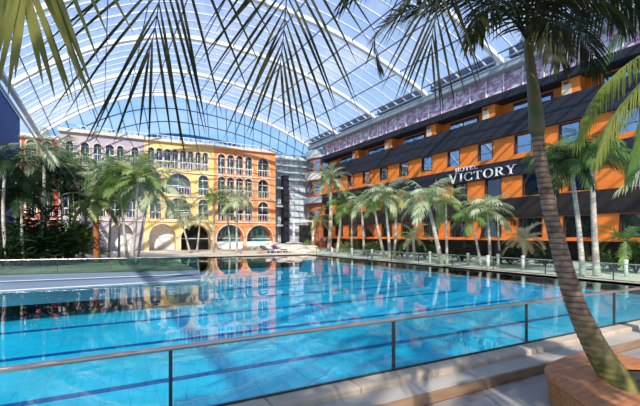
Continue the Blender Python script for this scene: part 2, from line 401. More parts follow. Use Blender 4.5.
# eaves on the hotel side: gutter, clerestory strips, brackets
m = MB(); m.box(29.1, 30.0, -12, 57, 15.6, 16.15)
struct(m.build('trim_1', 'gutter_grey'), 'grey eaves gutter above the hotel', 'trim')
tr = struct(MB().build('trim_2', None), 'dark blue clerestory slot above the gutter', 'trim')
Y = 57
while Y > -10:
    m = MB(); m.beam((29.3, Y-.7, 16.75), (29.3, Y-8.1, 16.75), .35, .75); m.build('clerestory_panel', 'cable_blue', tr)
    m = MB(); m.beam((28.9, Y-.5, 16.42), (28.9, Y-8.3, 16.42), .1, .1); m.beam((28.9, Y-.5, 17.05), (28.9, Y-8.3, 17.15), .1, .12); m.build('clerestory_bar', 'gutter_grey', tr)
    Y -= 8.8
# left springing wall
m = MB(); m.box(-7.2, -6.6, 33, 46.5, 0, 13.0)
wl = struct(m.build('wall_left', 'wall_blue'), 'dark blue side wall', 'wall')
m = MB(); m.beam((-6.3, -12, 13.75), (-6.3, 57, 13.75), .35, .35); m.beam((-6.45, 14, 13.0), (-6.45, 57, 13.0), .12, .2); m.build('eaves_beam', 'gutter_grey', wl)

# ------------------------------------------------------------------ walls with openings
class Frame:
    """u along the wall, v into the wall, w up"""
    def __init__(s, kind, pos): s.kind = kind; s.pos = pos
    def __call__(s, u, v, w):
        return (u, s.pos+v, w) if s.kind == 'Y' else (s.pos+v, u, w)
def arcpts(cu, w, zt, n=10, rect=False):
    r = w/2
    if rect: return [(cu-r, zt), (cu+r, zt)]
    return [(cu-r*math.cos(math.pi*k/n), zt-r+r*math.sin(math.pi*k/n)) for k in range(n+1)]
def open_wall(mb, fr, u0, u1, z0, z1, ops, th=.5, rect=False):
    ops = sorted(ops); u = u0
    def q(a, b_, c, d, v=0): mb.quad(fr(a, v, c), fr(b_, v, c), fr(b_, v, d), fr(a, v, d))
    for (cu, w, zb, zt) in ops:
        l, r = cu-w/2, cu+w/2
        if l > u: q(u, l, z0, z1)
        if zb > z0: q(l, r, z0, zb)
        ap = arcpts(cu, w, zt, rect=rect)
        for (a, za), (b_, zb_) in zip(ap, ap[1:]):
            mb.quad(fr(a, 0, za), fr(b_, 0, zb_), fr(b_, 0, z1), fr(a, 0, z1))
            mb.quad(fr(a, 0, za), fr(b_, 0, zb_), fr(b_, th, zb_), fr(a, th, za))
        mb.quad(fr(l, 0, zb), fr(l, 0, ap[0][1]), fr(l, th, ap[0][1]), fr(l, th, zb))
        mb.quad(fr(r, 0, zb), fr(r, 0, ap[0][1]), fr(r, th, ap[0][1]), fr(r, th, zb))
        mb.quad(fr(l, 0, zb), fr(r, 0, zb), fr(r, th, zb), fr(l, th, zb))
        u = r
    if u1 > u: q(u, u1, z0, z1)
def window(fr, root, cu, w, zb, zt, glass, trimm, mull=1, rail=True, rect=False, th=.45, tw=.14, name='arched_window'):
    m = MB(); ap = arcpts(cu, w, zt, rect=rect)
    full = [(cu-w/2, zb)]+ap+[(cu+w/2, zb)]
    out = [(cu-w/2-tw, zb)]+[(cu+(a-cu)*(1+2*tw/w), (z if rect else zt-w/2+(z-zt+w/2)*(1+2*tw/w))+(tw if rect else 0)) for a, z in ap]+[(cu+w/2+tw, zb)]
    for i in range(len(full)-1):
        a, b_, c, d = full[i], full[i+1], out[i+1], out[i]
        m.quad(fr(a[0], -.06, a[1]), fr(b_[0], -.06, b_[1]), fr(c[0], -.06, c[1]), fr(d[0], -.06, d[1]))
        m.quad(fr(c[0], -.06, c[1]), fr(d[0], -.06, d[1]), fr(d[0], .01, d[1]), fr(c[0], .01, c[1]))
        m.quad(fr(a[0], -.06, a[1]), fr(b_[0], -.06, b_[1]), fr(b_[0], .1, b_[1]), fr(a[0], .1, a[1]))
    f = m.build(name, trimm, root)
    m = MB(); m.quad(*[fr(a, th, z) for a, z in full]); p = m.build('pane', glass)
    p.parent = f
    m = MB()
    def bar(u0, u1, a, b_, v0, v1):
        p0 = fr(u0, v0, a); p1 = fr(u1, v1, b_); m.box(*(sorted((p0[0], p1[0]))+sorted((p0[1], p1[1]))+sorted((a, b_))))
    for k in range(mull):
        u = cu-w/2+w*(k+1)/(mull+1); bar(u-.035, u+.035, zb, zt-(0 if rect else .12)*1, th-.1, th-.02)
    if not rect: bar(cu-w/2, cu+w/2, zt-w/2-.05, zt-w/2+.05, th-.09, th-.03)
    if rail:
        bar(cu-w/2, cu+w/2, zb+.85, zb+.95, .02, .1)
        n = max(3, int(w/.35))
        for k in range(n): u = cu-w/2+w*(k+.5)/n; bar(u-.02, u+.02, zb, zb+.85, .04, .09)
    if m.v:
        q = m.build('mullion', 'frame_dark' if rect else 'white_frame'); q.parent = f
    return f
FY = Frame('Y', 56.0)
def slab(root, u0, u1, z0, z1, d, mt, name='cornice', v=56.0):
    m = MB(); m.box(u0, u1, v-d, v+.5, z0, z1); m.build(name, mt, root)
def opx(pxs, zb, zt):
    o = []
    for a, b_ in pxs:
        u0, u1 = XF(a), XF(b_); o.append(((u0+u1)/2, u1-u0, zb, zt))
    return o
def arcade(label, px0, px1, mat, rows, back, top=14.3, trimm='cream_trim'):
    u0, u1 = XF(px0), XF(px1)
    root = empty('arcade_building', ((u0+u1)/2, 57, 0), label, 'building')
    m = MB()
    for (z0, z1, pxs, zb, zt, gl, mu, rl) in rows:
        open_wall(m, FY, u0, u1, z0, z1, opx(pxs, zb, zt), th=1.5 if z0 == 0 else .6)
    m.quad(FY(u0, 0, top), FY(u1, 0, top), FY(u1, 4, top), FY(u0, 4, top))
    for u in (u0, u1): m.quad(FY(u, 0, 0), FY(u, 0, top), FY(u, 4, top), FY(u, 4, 0))
    m.quad(FY(u0, 1.5, 0), FY(u1, 1.5, 0), FY(u1, 1.5, 3.8), FY(u0, 1.5, 3.8))
    m.build('wall', mat, root)
    for (z0, z1, pxs, zb, zt, gl, mu, rl) in rows:
        for i, (cu, w, a, b_) in enumerate(opx(pxs, zb, zt)):
            window(FY, root, cu, w, a, b_, gl[i % len(gl)] if isinstance(gl, list) else gl, trimm, mu, rl, th=1.4 if z0 == 0 else .5)
    slab(root, u0-.05, u1+.05, top-.05, top+.35, .35, trimm)
    for z in (3.85, 7.25, 10.45): slab(root, u0, u1, z-.08, z+.08, .14, trimm, 'string_course')
    return root
O = arcade('orange arcade building with arched windows beside the glass tower', 214, 275.5, 'arcade_orange', [
    (0, 3.85, [(216.8, 243.5), (246.8, 272.8)], .0, 3.5, 'teal_glass', 0, False),
    (3.85, 7.25, [(217.8, 225.2), (227.2, 234), (236.2, 243), (245.2, 252), (258, 268.5)], 4.15, 6.95, 'arch_glass', 1, True),
    (7.25, 10.45, [(217.8, 225.2), (227.2, 234), (236.2, 243), (245.2, 252), (258, 268.5)], 7.55, 10.25, 'arch_glass', 1, True),
    (10.45, 14.3, [(217.8, 225.2), (227.2, 234), (236.2, 243), (245.2, 252), (258, 268.5)], 10.7, 13.45, 'arch_glass', 1, True)], None)
for a, b_ in ((216.8, 243.5), (246.8, 272.8)):
    m = MB(); m.box(XF(a)+.02, XF(b_)-.02, 56.2, 56.35, 0, 1.1); m.build('low_wall', 'white_wall', O)
Yl = arcade('yellow arcade building with a row of eight arched windows on top', 144.5, 214, 'arcade_yellow', [
    (0, 3.85, [(149, 176), (181, 210.5)], 0, 3.5, ['white_wall', 'dark_void'], 0, False),
    (3.85, 7.25, [(150, 161), (166, 191), (198.5, 208.5)], 4.15, 6.95, 'arch_glass', 1, True),
    (7.25, 10.45, [(150, 161), (166, 191), (198.5, 208.5)], 7.5, 10.25, 'arch_glass', 1, True),
    (10.45, 14.3, [(148, 154.3), (156.3, 162.2), (164.3, 170.6), (172.2, 178), (180, 186.2), (187.8, 193.6), (195.4, 201), (202.6, 208)], 10.9, 13.4, 'arch_glass', 1, True)], None)
Pl = arcade('pale purple arcade building with cream arches behind the left palms', 58.5, 144.5, 'arcade_purple', [
    (0, 3.85, [(66, 88), (108, 133)], 0, 3.5, ['dark_void', 'white_wall'], 0, False),
    (3.85, 7.25, [(63, 73), (80, 90), (95, 105), (110, 120), (127, 138)], 4.3, 6.9, 'arch_glass', 1, True),
    (7.25, 10.45, [(63, 73), (80, 90), (95, 105), (110, 120), (127, 138)], 7.6, 10.1, 'arch_glass', 1, True),
    (10.45, 14.3, [(66, 73), (81, 89), (93.6, 101.2), (105.7, 114), (117, 123.5), (131.5, 138.5)], 11, 13.2, 'arch_glass', 1, True)], None)
Rd = arcade('red arcade building in the shade at the left edge', 2, 58.5, 'arcade_red', [
    (0, 3.85, [(10, 26), (34, 52)], 0, 3.4, 'dark_void', 0, False),
    (3.85, 7.25, [(10, 20), (26, 36), (42, 52)], 4.3, 6.9, 'arch_glass', 1, True),
    (7.25, 10.45, [(10, 20), (26, 36), (42, 52)], 7.6, 10.1, 'arch_glass', 1, True),
    (10.45, 13.2, [(10, 20), (26, 36), (42, 52)], 10.7, 12.9, 'arch_glass', 1, True)], None, top=13.2)
# pale set-back terrace storey over the arcades
tb = empty('roof_terrace', (5, 58, 14.4), 'pale set-back terrace wall on top of the arcade buildings', 'terrace')
m = MB(); m.box(XF(60), XF(275), 57.6, 59.8, 14.3, 15.0); m.build('parapet', 'terrace_white', tb)
m = MB(); n_ = 40
for k in range(n_+1):
    x = XF(60)+(XF(275)-XF(60))*k/n_; m.box(x-.03, x+.03, 57.62, 57.68, 15.0, 15.5)
m.box(XF(60), XF(275), 57.6, 57.7, 15.5, 15.56); m.build('terrace_rail', 'white_frame', tb)

# ------------------------------------------------------------------ glass tower and entrance
tw = empty('glass_tower', (26.5, 60, 0), 'glass stair tower with dark metal frame between the orange building and hotel', 'tower')
x0, x1 = XF(276), 30.2
m = MB(); m.quad((x0, 59, 0), (x1, 59, 0), (x1, 59, 15), (x0, 59, 15)); m.build('curtain_wall', 'tower_glass', tw)
m = MB()
for k in range(9): x = x0+(x1-x0)*k/8; m.box(x-.05, x+.05, 58.85, 58.98, 0, 15)
for k in range(16): m.box(x0, x1, 58.85, 58.98, k-.04, k+.04)
m.build('glazing_grid', 'tower_metal', tw)
for z in (3.4, 6.4, 9.2): m = MB(); m.box(x0, x0+3.1, 57.4, 58.8, z, z+.3); m.build('floor_slab', 'tower_metal', tw)
for z in (10.8, 11.9, 13.0, 14.1): m = MB(); m.box(x0, x1, 58.2, 58.84, z, z+.16); m.build('louvre', 'tower_metal', tw)
xd = XF(284, 57)
m = MB(); m.box(xd, xd+.75, 56.9, 58.2, 0, 11.3); m.build('service_shaft', 'slate', tw)
m = MB(); xe = XF(291, 56); m.box(xe-.1, xe+.15, 55, 55.25, 0, 4.1); m.box(xe+3.2, xe+3.45, 55, 55.25, 0, 4.1); m.box(xe-.1, xe+3.45, 55, 55.25, 4.1, 4.4); m.build('entrance_frame', 'white_frame', tw)
m = MB(); m.box(xe+1.2, xe+3.1, 55.4, 55.6, 0, 3.6); m.build('entrance_door', 'dark_void', tw)

# ------------------------------------------------------------------ hotel
HX = 29.8; FH = Frame('X', HX); H0, H1 = -6.0, 53.5
hotel = empty('hotel_building', (31, 24, 0), 'orange and black hotel facade with long slate bands and window rows on the right', 'building')
def band(name, z0, z1, d0, d1, mt, x1=HX+.4, y0=H0, y1=H1):
    m = MB(); i = 0
    m.v += [(HX-d0, y0, z0), (HX-d1, y0, z1), (x1, y0, z1), (x1, y0, z0), (HX-d0, y1, z0), (HX-d1, y1, z1), (x1, y1, z1), (x1, y1, z0)]
    m.f += [(0, 1, 2, 3), (7, 6, 5, 4), (0, 4, 5, 1), (1, 5, 6, 2), (2, 6, 7, 3), (3, 7, 4, 0)]
    return m.build(name, mt, hotel)
def hrow(z0, z1, wz0, wz1, yc, w, glass):
    ys = []; y = yc
    while y > H0+2: y -= 3.6
    while y < H1-1:
        if y > H0+1: ys.append(y)
        y += 3.6
    m = MB(); open_wall(m, FH, H0, H1, z0, z1, [(y, w, wz0, wz1) for y in ys], th=.3, rect=True); m.build('wall', 'orange', hotel)
    for y in ys: window(FH, hotel, y, w, wz0, wz1, glass, 'frame_dark', 0, False, True, th=.12, tw=.04, name='window')
hrow(1.65, 3.4, 1.8, 3.3, 16.1, 1.9, 'dark_glass')
hrow(5.05, 6.85, 5.12, 6.8, 23.1, 1.55, 'dark_glass')
hrow(8.2, 10.2, 8.6, 10.08, 23.9, 1.4, 'hotel_glass')
band('black_band', 3.4, 5.05, .12, .12, 'black_clad')
band('slate_band', 6.85, 8.2, .25, .15, 'slate')
band('slate_band', 10.2, 12.2, .35, .05, 'slate')
band('orange_ledge', 1.55, 1.65, .2, .2, 'orange')
m = MB(); m.box(32.0, 32.3, H0, H1, 0, 1.5); m.box(29.9, 32.3, H0, H1, 1.5, 1.56)
y = H0
while y < H1: m.box(30.2, 30.6, y, y+.4, 0, 1.4); y += 3.6
m.build('ground_floor_recess', 'black_clad', hotel)
m = MB(); m.box(31.3, 40, H0, H1, 1.6, 15.5); m.build('core_block', 'black_clad', hotel)
m = MB(); m.quad((31.0, H0, 12.0), (31.0, H1, 12.0), (31.0, H1, 13.4), (31.0, H0, 13.4)); m.quad((29.8, H0, 11.95), (31, H0, 11.95), (31, H1, 11.95), (29.8, H1, 11.95)); m.build('balcony_back_wall', 'orange', hotel)
y = 23.7-28
while y < H1-3:
    m = MB(); m.box(29.95, 31.0, y-.65, y+.65, 11.9, 13.35); bx = m.build('balcony_pier', 'orange', hotel)
    m = MB(); m.box(29.8, 29.95, y+.1, y+.4, 13.0, 13.15); q = m.build('wall_lamp', 'frame_dark'); q.parent = bx
    m = MB(); ap = arcpts(y+.25, .72, 13.15); m.quad(*[(29.92, a, z) for a, z in [(y-.11, 12.1)]+ap+[(y+.61, 12.1)]]); q = m.build('niche', 'beige_wall'); q.parent = bx
    w_ = MB(); w_.box(30.9, 30.98, y+1.9, y+5.3, 12.05, 13.2); wo = w_.build('balcony_window', 'frame_dark', hotel)
    w_ = MB(); w_.box(30.86, 30.9, y+2.0, y+3.5, 12.1, 13.15); w_.box(30.86, 30.9, y+3.65, y+5.2, 12.1, 13.15); q = w_.build('pane', 'hotel_glass'); q.parent = wo
    y += 7
band('fascia', 13.35, 13.95, .3, .3, 'slate', HX+1.5)
band('printed_glazing', 13.95, 15.6, .0, -.1, 'printed_glazing')
y = H0
while y < H1: m = MB(); m.box(29.7, 29.78, y, y+.07, 13.95, 15.6); m.build('glazing_post', 'rib_white', hotel); y += 1.75
# curved far corner of the hotel
cb = empty('corner_wing', (31, 56, 0), 'rusty red rounded corner wing with grey curved canopies beside the glass tower', 'building')
def cyl(name, r0, z0, z1, mt, cx=32.0, cy=56.0, n=26):
    m = MB(); m.prism([(cx+r0*math.cos(2*math.pi*k/n), cy+r0*math.sin(2*math.pi*k/n)) for k in range(n)], z0, z1); return m.build(name, mt, cb)
cyl('wall', 3.0, 0, 15.2, 'brown_red'); cyl('canopy', 3.7, 7.0, 7.9, 'gutter_grey'); cyl('canopy', 3.5, 10.6, 11.8, 'terrace_white'); cyl('canopy', 3.3, 14.0, 15.3, 'tower_metal')
for z in (1.2, 4.3, 8.5, 12.1):
    for a in range(5):
        t = math.radians(165+a*24); c_, s_ = math.cos(t), math.sin(t); m = MB()
        p = Vector((32+3.03*c_, 56+3.03*s_, z)); d = Vector((-s_, c_, 0))*.4
        m.quad(p-d, p+d, p+d+Z*1.5, p-d+Z*1.5); m.build('window', 'hotel_glass', cb)

# ------------------------------------------------------------------ sign
sign = empty('hotel_sign', (29.4, 24.4, 7.1), 'white serif lettering HOTEL VICTORY on the slate band', 'sign')
def letter(ch, h, th):
    """strokes in a unit box: list of quads (2-D), width returned"""
    T = .14; t = .055; S = .04; q = []
    def st(x0, y0, x1, y1, w0):
        dx, dy = x1-x0, y1-y0; 
        if abs(dy) > abs(dx)*.6: q.append([(x0-w0/2, y0), (x0+w0/2, y0), (x1+w0/2, y1), (x1-w0/2, y1)])
        else: q.append([(x0, y0-w0/2), (x1, y1-w0/2), (x1, y1+w0/2), (x0, y0+w0/2)])
    def serif(x, y, w): q.append([(x-w/2, y), (x+w/2, y), (x+w/2, y+S), (x-w/2, y+S)])
    def ring(cx, cy, rx, ry, a0, a1, n=22):
        for k in range(n):
            a = a0+(a1-a0)*k/n; b_ = a0+(a1-a0)*(k+1)/n
            ia, ib = (.5-abs(math.cos(a))*.0), 0
            def pt(an, o_): 
                wx = T; wy = t
                return (cx+(rx-(0 if o_ else wx))*math.cos(an), cy+(ry-(0 if o_ else wy))*math.sin(an))
            q.append([pt(a, 1), pt(b_, 1), pt(b_, 0), pt(a, 0)])
    W = .8
    if ch == 'H': st(.17, 0, .17, 1, T); st(.68, 0, .68, 1, T); st(.2, .52, .65, .52, t); [serif(x, y, .34) for x in (.17, .68) for y in (0, 1-S)]; W = .9
    if ch == 'O': ring(.47, .5, .47, .52, 0, 2*math.pi, 32); W = 1.0
    if ch == 'C': ring(.47, .5, .47, .52, .75, 2*math.pi-.75, 28); q.append([(.76, .64), (.83, .64), (.83, .98), (.78, .98)]); q.append([(.76, .02), (.83, .02), (.83, .3), (.79, .3)]); W = .9
    if ch == 'T': st(.43, 0, .43, 1, T); st(.03, .965, .83, .965, t); serif(.43, 0, .36); q.append([(.03, .75), (.08, .75), (.1, 1), (.03, 1)]); q.append([(.78, .75), (.83, .75), (.83, 1), (.76, 1)]); W = .9
    if ch == 'E': st(.17, 0, .17, 1, T); [st(.17, y, .66, y, t) for y in (.035, .965)]; st(.17, .52, .55, .52, t); serif(.14, 0, .26); serif(.14, 1-S, .26); q.append([(.62, .0), (.68, .0), (.7, .26), (.66, .26)]); q.append([(.62, .75), (.66, .75), (.66, 1), (.6, 1)]); W = .78
    if ch == 'L': st(.17, 0, .17, 1, T); st(.17, .035, .66, .035, t); serif(.17, 1-S, .34); q.append([(.6, 0), (.68, 0), (.7, .28), (.66, .28)]); W = .74
    if ch == 'I': st(.18, 0, .18, 1, T); serif(.18, 0, .36); serif(.18, 1-S, .36); W = .44
    if ch == 'V': st(.47, 0, .17, 1, T); st(.47, 0, .78, 1, t); serif(.17, 1-S, .36); serif(.78, 1-S, .3); W = .95
    if ch == 'Y': st(.45, .45, .16, 1, T); st(.45, .45, .76, 1, t); st(.45, 0, .45, .48, T); serif(.45, 0, .36); serif(.17, 1-S, .34); serif(.77, 1-S, .28); W = .9
    if ch == 'R': st(.17, 0, .17, 1, T); serif(.17, 0, .34); serif(.12, 1-S, .2); ring(.36, .74, .36, .265, -math.pi/2, math.pi/2, 14); st(.17, .965, .38, .965, t); st(.17, .51, .38, .51, t); st(.74, 0, .42, .5, T); serif(.77, 0, .26); W = .9
    return q, W
def write(text, y0, z0, h, sx, first=None):
    y = y0
    for i, ch in enumerate(text):
        hh = h*(first if first and i == 0 else 1); qs, W = letter(ch, hh, .06); m = MB()
        zz = z0-(.1 if first and i == 0 else 0)
        for q in qs:
            a = [(29.42, y-u*hh*sx, zz+v*hh) for u, v in q]; b_ = [(29.50, p[1], p[2]) for p in a]
            m.quad(*a); m.quad(*b_)
            for k in range(4): m.quad(a[k], a[(k+1) % 4], b_[(k+1) % 4], b_[k])
        m.build('letter', 'letter_white', sign); y -= (W+.1)*hh*sx
write('VICTORY', 27.9, 6.98, .74, 1.42, 1.25)
write('HOTEL', 27.0, 7.9, .4, 1.35)

# ------------------------------------------------------------------ foliage
def leaflet(m, p, d, N, L, w, droop, nseg=3, curl=0.0):
    d = d.normalized(); prof = {2: (.55, 1, 0), 3: (.45, 1, .75, 0), 4: (.4, .95, 1, .6, 0), 5: (.4, .9, 1, .8, .5, 0)}[nseg]
    wv = d.cross(N)
    if wv.length < 1e-3: wv = d.orthogonal()
    wv.normalize(); i0 = len(m.v); step = L/nseg
    for i in range(nseg+1):
        if i == nseg: m.v.append(tuple(p))
        else:
            a = wv*(w*prof[i]/2); m.v.append(tuple(p-a)); m.v.append(tuple(p+a))
        d = (d+Vector((0, 0, -droop))).normalized(); p = p+d*step
    for i in range(nseg-1):
        a = i0+2*i; m.f.append((a, a+1, a+3, a+2))
    a = i0+2*(nseg-1); m.f.append((a, a+1, a+2))
def frond_path(m, pts, n, Lmax, w, droop, a0=65, a1=22, start=.12, nseg=3, N0=None, jit=.12, lift=.15, rr=.012, rnd=random):
    """pts: rachis polyline; leaflets on both sides"""
    pts = [Vector(p) for p in pts]; seg = [(b_-a).length for a, b_ in zip(pts, pts[1:])]; tot = sum(seg)
    def at(s):
        L = s*tot
        for i, l in enumerate(seg):
            if L <= l or i == len(seg)-1: return pts[i].lerp(pts[i+1], min(1, L/l)), (pts[i+1]-pts[i]).normalized()
            L -= l
    m.tube(pts, [rr*(1-.8*i/(len(pts)-1)) for i in range(len(pts))], 4, False)
    for i in range(n):
        s = start+(1-start)*(i+.5)/n; p, T = at(s)
        N = (N0 if N0 is not None else Z); S = T.cross(N)
        if S.length < .05: S = T.cross(Vector((1, 0, 0)))
        S.normalize(); Nn = S.cross(T).normalized()
        u = (s-start)/(1-start); L = Lmax*max(.35, math.sin(math.pi*(.16+.72*u)))**.8
        ang_ = math.radians(a0+(a1-a0)*u)
        for sd in (-1, 1):
            an = ang_+rnd.uniform(-jit, jit)
            d = T*math.cos(an)+S*(sd*math.sin(an))+Nn*(lift+rnd.uniform(-.1, .1))
            leaflet(m, p, d, Nn, L*rnd.uniform(.88, 1.08), w, droop*rnd.uniform(.7, 1.3), nseg)
FM = {}
def frond_mesh(kind, v, mat):
    key = (kind, v, mat)
    if key in FM: return FM[key]
    rnd = random.Random(hash((v, 11)) & 255)
    e0 = math.radians((72, 48, 22, -15)[v]); bend = math.radians((75, 85, 85, 60)[v])
    p = Vector((0, 0, 0)); pts = [p.copy()]
    for i in range(8):
        e = e0-bend*((i+.5)/8)**1.15; p = p+Vector((math.cos(e), 0, math.sin(e)))/8; pts.append(p.copy())
    m = MB()
    if kind == 'feather': frond_path(m, pts, 30, .36, .019, .34, rnd=rnd, jit=.2)
    elif kind == 'bushy': frond_path(m, pts, 30, .3, .026, .2, a0=72, a1=30, rnd=rnd, lift=.25, jit=.22)
    elif kind == 'broad': frond_path(m, pts, 24, .34, .042, .16, a0=65, a1=22, rnd=rnd, lift=.12, jit=.1)
    elif kind == 'stiff': frond_path(m, pts, 26, .26, .026, .1, a0=60, a1=25, rnd=rnd, lift=.3, jit=.2)
    me = m.mesh('frond', mat); FM[key] = me; return me
LCNT = 0
def palm(base, top, r0, label, n=13, L=2.2, kind='feather', leaf='leaf_mid', trunk='trunk_pale', group=None, bow=None, shaft=True, name='palm_tree', seed=None, nr=14, r1=None):
    global LCNT
    LCNT += 1; rnd = random.Random(seed if seed is not None else LCNT)
    base = Vector(base); top = Vector(top); root = empty(name, base, label, 'palm tree', group)
    bow = Vector(bow) if bow is not None else (top-base).cross(Vector((0, 1, 0))).normalized()*((top-base).length*.03*rnd.uniform(-1, 1))
    pts = []; rad = []; r1 = r1 or r0*.62; NS = nr
    for i in range(NS+1):
        s = i/NS; pts.append(base.lerp(top, s)+bow*math.sin(math.pi*s)-Z*(.03 if i == 0 else 0)); rad.append((r0+(r1-r0)*s**.7)*(1.25 if i == 0 else 1)*(1+.04*(i % 2)))
    m = MB(); m.tube(pts, rad, 8); m.build('trunk', trunk, root, True)
    if shaft:
        d = (pts[-1]-pts[-3]).normalized(); m = MB(); l = L*.16
        m.tube([top-d*.05, top+d*l*.4, top+d*l], [r1*1.15, r1*1.25, r1*.6], 8); m.build('crownshaft', 'crownshaft', root, True)
        c = top+d*l*.8
    else: c = top
    for k in range(n):
        v = 0 if k < n*.2 else 1 if k < n*.5 else 2 if k < n*.8 else 3
        o = bpy.data.objects.new('frond', frond_mesh(kind, v, leaf)); COL.objects.link(o); o.parent = root
        o.location = c-base; a = k*2.39996+rnd.uniform(-.25, .25)
        o.rotation_euler = (rnd.uniform(-.25, .25), rnd.uniform(-.12, .12), a); s = L*rnd.uniform(.85, 1.12); o.scale = (s, s, s)
    return root
def gp(px, py, pt, crown, lab, w=3.2, t=None, **kw):
    """palm whose foot is at px,py on the deck and crown centre at crown"""
    b_ = G(px, py) if t is None else P(px, HOR+EYE*F/t, t)
    t_ = (b_-Vector((0, 0, 0))).dot(FW)
    c = P(crown[0], crown[1], t_)
    return palm(b_, c, w*t_/F/2, lab, **kw)
GR = 'palms along the hotel side deck'
gp(329, 0, 0, (330, 184), 'tall palm with thick pale trunk before the rounded hotel corner', w=5, t=50, n=26, L=3.0, kind='stiff', leaf='leaf_silver')
gp(318, 0, 0, (318, 221), 'short palm with orange trunk left of the tall corner palm', w=5, t=50, n=14, L=2.3, kind='stiff', leaf='leaf_bright', trunk='trunk_orange', shaft=False)
gp(337, 0, 0, (341, 208), 'green palm just right of the tall corner palm', w=3.2, t=44, n=14, L=2.4, kind='feather', leaf='leaf_mid', group=GR)
gp(364, 0, 0, (361, 206), 'palm leading the row beside the hotel, nearest the corner', w=3, t=40, n=14, L=2.3, leaf='leaf_silver', group=GR)
gp(352, 0, 0, (352, 212), 'slim palm half hidden between the corner palm and the row', w=2.6, t=44, n=12, L=2.2, leaf='leaf_mid', group=GR)
gp(385, 0, 0, (374, 206), 'palm with trunk leaning left in the dense cluster', w=3.2, t=33.5, n=14, L=2.0, leaf='leaf_mid', group=GR)
gp(390, 0, 0, (385, 200), 'tallest feathery palm of the dense cluster', w=3.4, t=33, n=16, L=2.2, leaf='leaf_silver', group=GR)
gp(394, 0, 0, (396, 203), 'rightmost upright palm of the dense cluster', w=3.2, t=33.5, n=14, L=2.0, leaf='leaf_bright', group=GR)
gp(415, 0, 0, (413, 237), 'short pale bushy palm between the cluster and the leaning pair', w=3.5, t=31, n=14, L=1.6, kind='stiff', leaf='leaf_cream', shaft=False)
gp(407, 0, 0, (408, 240), 'low green palm under the hotel wall beside the pale one', w=3.5, t=34, n=12, L=1.6, kind='stiff', leaf='leaf_mid', shaft=False)
gp(442, 0, 0, (428, 203), 'thick pale palm leaning left, largest of the middle palms', w=5, t=27, n=15, L=2.5, leaf='leaf_silver')
gp(447, 0, 0, (446, 206), 'straight thin palm right behind the leaning pale palm', w=3, t=26.5, n=12, L=1.9, leaf='leaf_bright')
gp(481, 0, 0, (472, 222), 'thin palm leaning left under the sign', w=3, t=25, n=13, L=1.7, leaf='leaf_mid')
gp(490, 0, 0, (487, 214), 'broad palm with arching silver green fronds under the sign', w=3.8, t=25.5, n=16, L=2.1, leaf='leaf_silver')
gp(501, 0, 0, (498, 222), 'thin dark palm behind the broad palm', w=2.6, t=27.5, n=10, L=1.7, leaf='leaf_dark')
gp(524, 0, 0, (524, 240), 'small cream coloured palm standing alone left of the big trunk', w=3.5, t=24, n=22, L=1.5, kind='stiff', leaf='leaf_cream', shaft=False)
gp(557, 0, 0, (553, 160), 'slim palm partly behind the big leaning trunk', w=5, t=21, n=15, L=1.7, leaf='leaf_mid', kind='feather')
gp(583, 0, 0, (571, 168), 'palm with ringed grey trunk right of the big leaning trunk', w=6, t=18.8, n=18, L=1.9, leaf='leaf_dark', kind='feather')
gp(597, 0, 0, (592, 160), 'palm with mottled straight trunk right of the grey ringed one', w=7, t=18.8, n=20, L=2.1, leaf='leaf_mid', kind='feather')
gp(626, 0, 0, (625, 242), 'short bushy palm at the right edge by the railing', w=4.5, t=20, n=14, L=1.6, leaf='leaf_mid', kind='stiff', shaft=False)
# left side
gp(37, 0, 0, (44, 158), 'tall palm with bright arching fronds over the left deck', w=4, t=26, n=15, L=2.3, leaf='leaf_silver')
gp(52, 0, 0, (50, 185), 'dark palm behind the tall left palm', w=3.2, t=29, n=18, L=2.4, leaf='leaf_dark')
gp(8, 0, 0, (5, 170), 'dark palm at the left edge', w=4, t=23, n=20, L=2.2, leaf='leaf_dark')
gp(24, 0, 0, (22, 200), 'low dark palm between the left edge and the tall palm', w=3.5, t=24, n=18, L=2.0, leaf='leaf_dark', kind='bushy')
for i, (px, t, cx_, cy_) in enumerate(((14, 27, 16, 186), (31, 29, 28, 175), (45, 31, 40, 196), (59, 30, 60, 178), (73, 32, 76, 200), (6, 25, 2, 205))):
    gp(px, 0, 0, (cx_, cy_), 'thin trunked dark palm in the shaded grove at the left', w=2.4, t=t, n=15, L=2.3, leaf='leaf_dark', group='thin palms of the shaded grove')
gp(66, 0, 0, (68, 168), 'slim palm in front of the purple building edge', w=3, t=34, n=20, L=3.1, leaf='leaf_mid')
gp(83, 0, 0, (84, 182), 'palm with straight grey stem before the purple arches', w=3, t=33, n=20, L=3.1, leaf='leaf_silver')
gp(97, 0, 0, (96, 203), 'bright green palm with orange fibrous trunk on the left deck', w=7, t=29, n=18, L=2.2, kind='broad', leaf='leaf_bright', trunk='trunk_orange', shaft=False)
gp(109, 0, 0, (112, 188), 'thin stemmed palm between the orange trunk and the leaning trunks', w=2.6, t=32, n=18, L=3.0, leaf='leaf_silver')
gp(119, 0, 0, (120, 200), 'second thin stemmed palm before the white arch', w=2.4, t=33, n=16, L=2.4, leaf='leaf_mid')
gp(131, 0, 0, (138, 183), 'large palm with big bright fronds before the yellow building', w=4.2, t=27, n=15, L=2.5, kind='broad', leaf='leaf_bright')
gp(137, 0, 0, (150, 192), 'palm leaning right against the large bright one', w=3.4, t=28, n=18, L=2.6, leaf='leaf_silver')
gp(128, 0, 0, (120, 178), 'palm leaning left out of the same clump as the large bright one', w=3.2, t=28.5, n=18, L=2.7, leaf='leaf_mid')
gp(190, 0, 0, (178, 212), 'thin palm before the yellow ground arch', w=2.4, t=44, n=12, L=2.8, leaf='leaf_silver')
gp(197, 0, 0, (200, 222), 'small palm inside the dark yellow arch', w=2.2, t=52, n=10, L=2.2, leaf='leaf_silver')
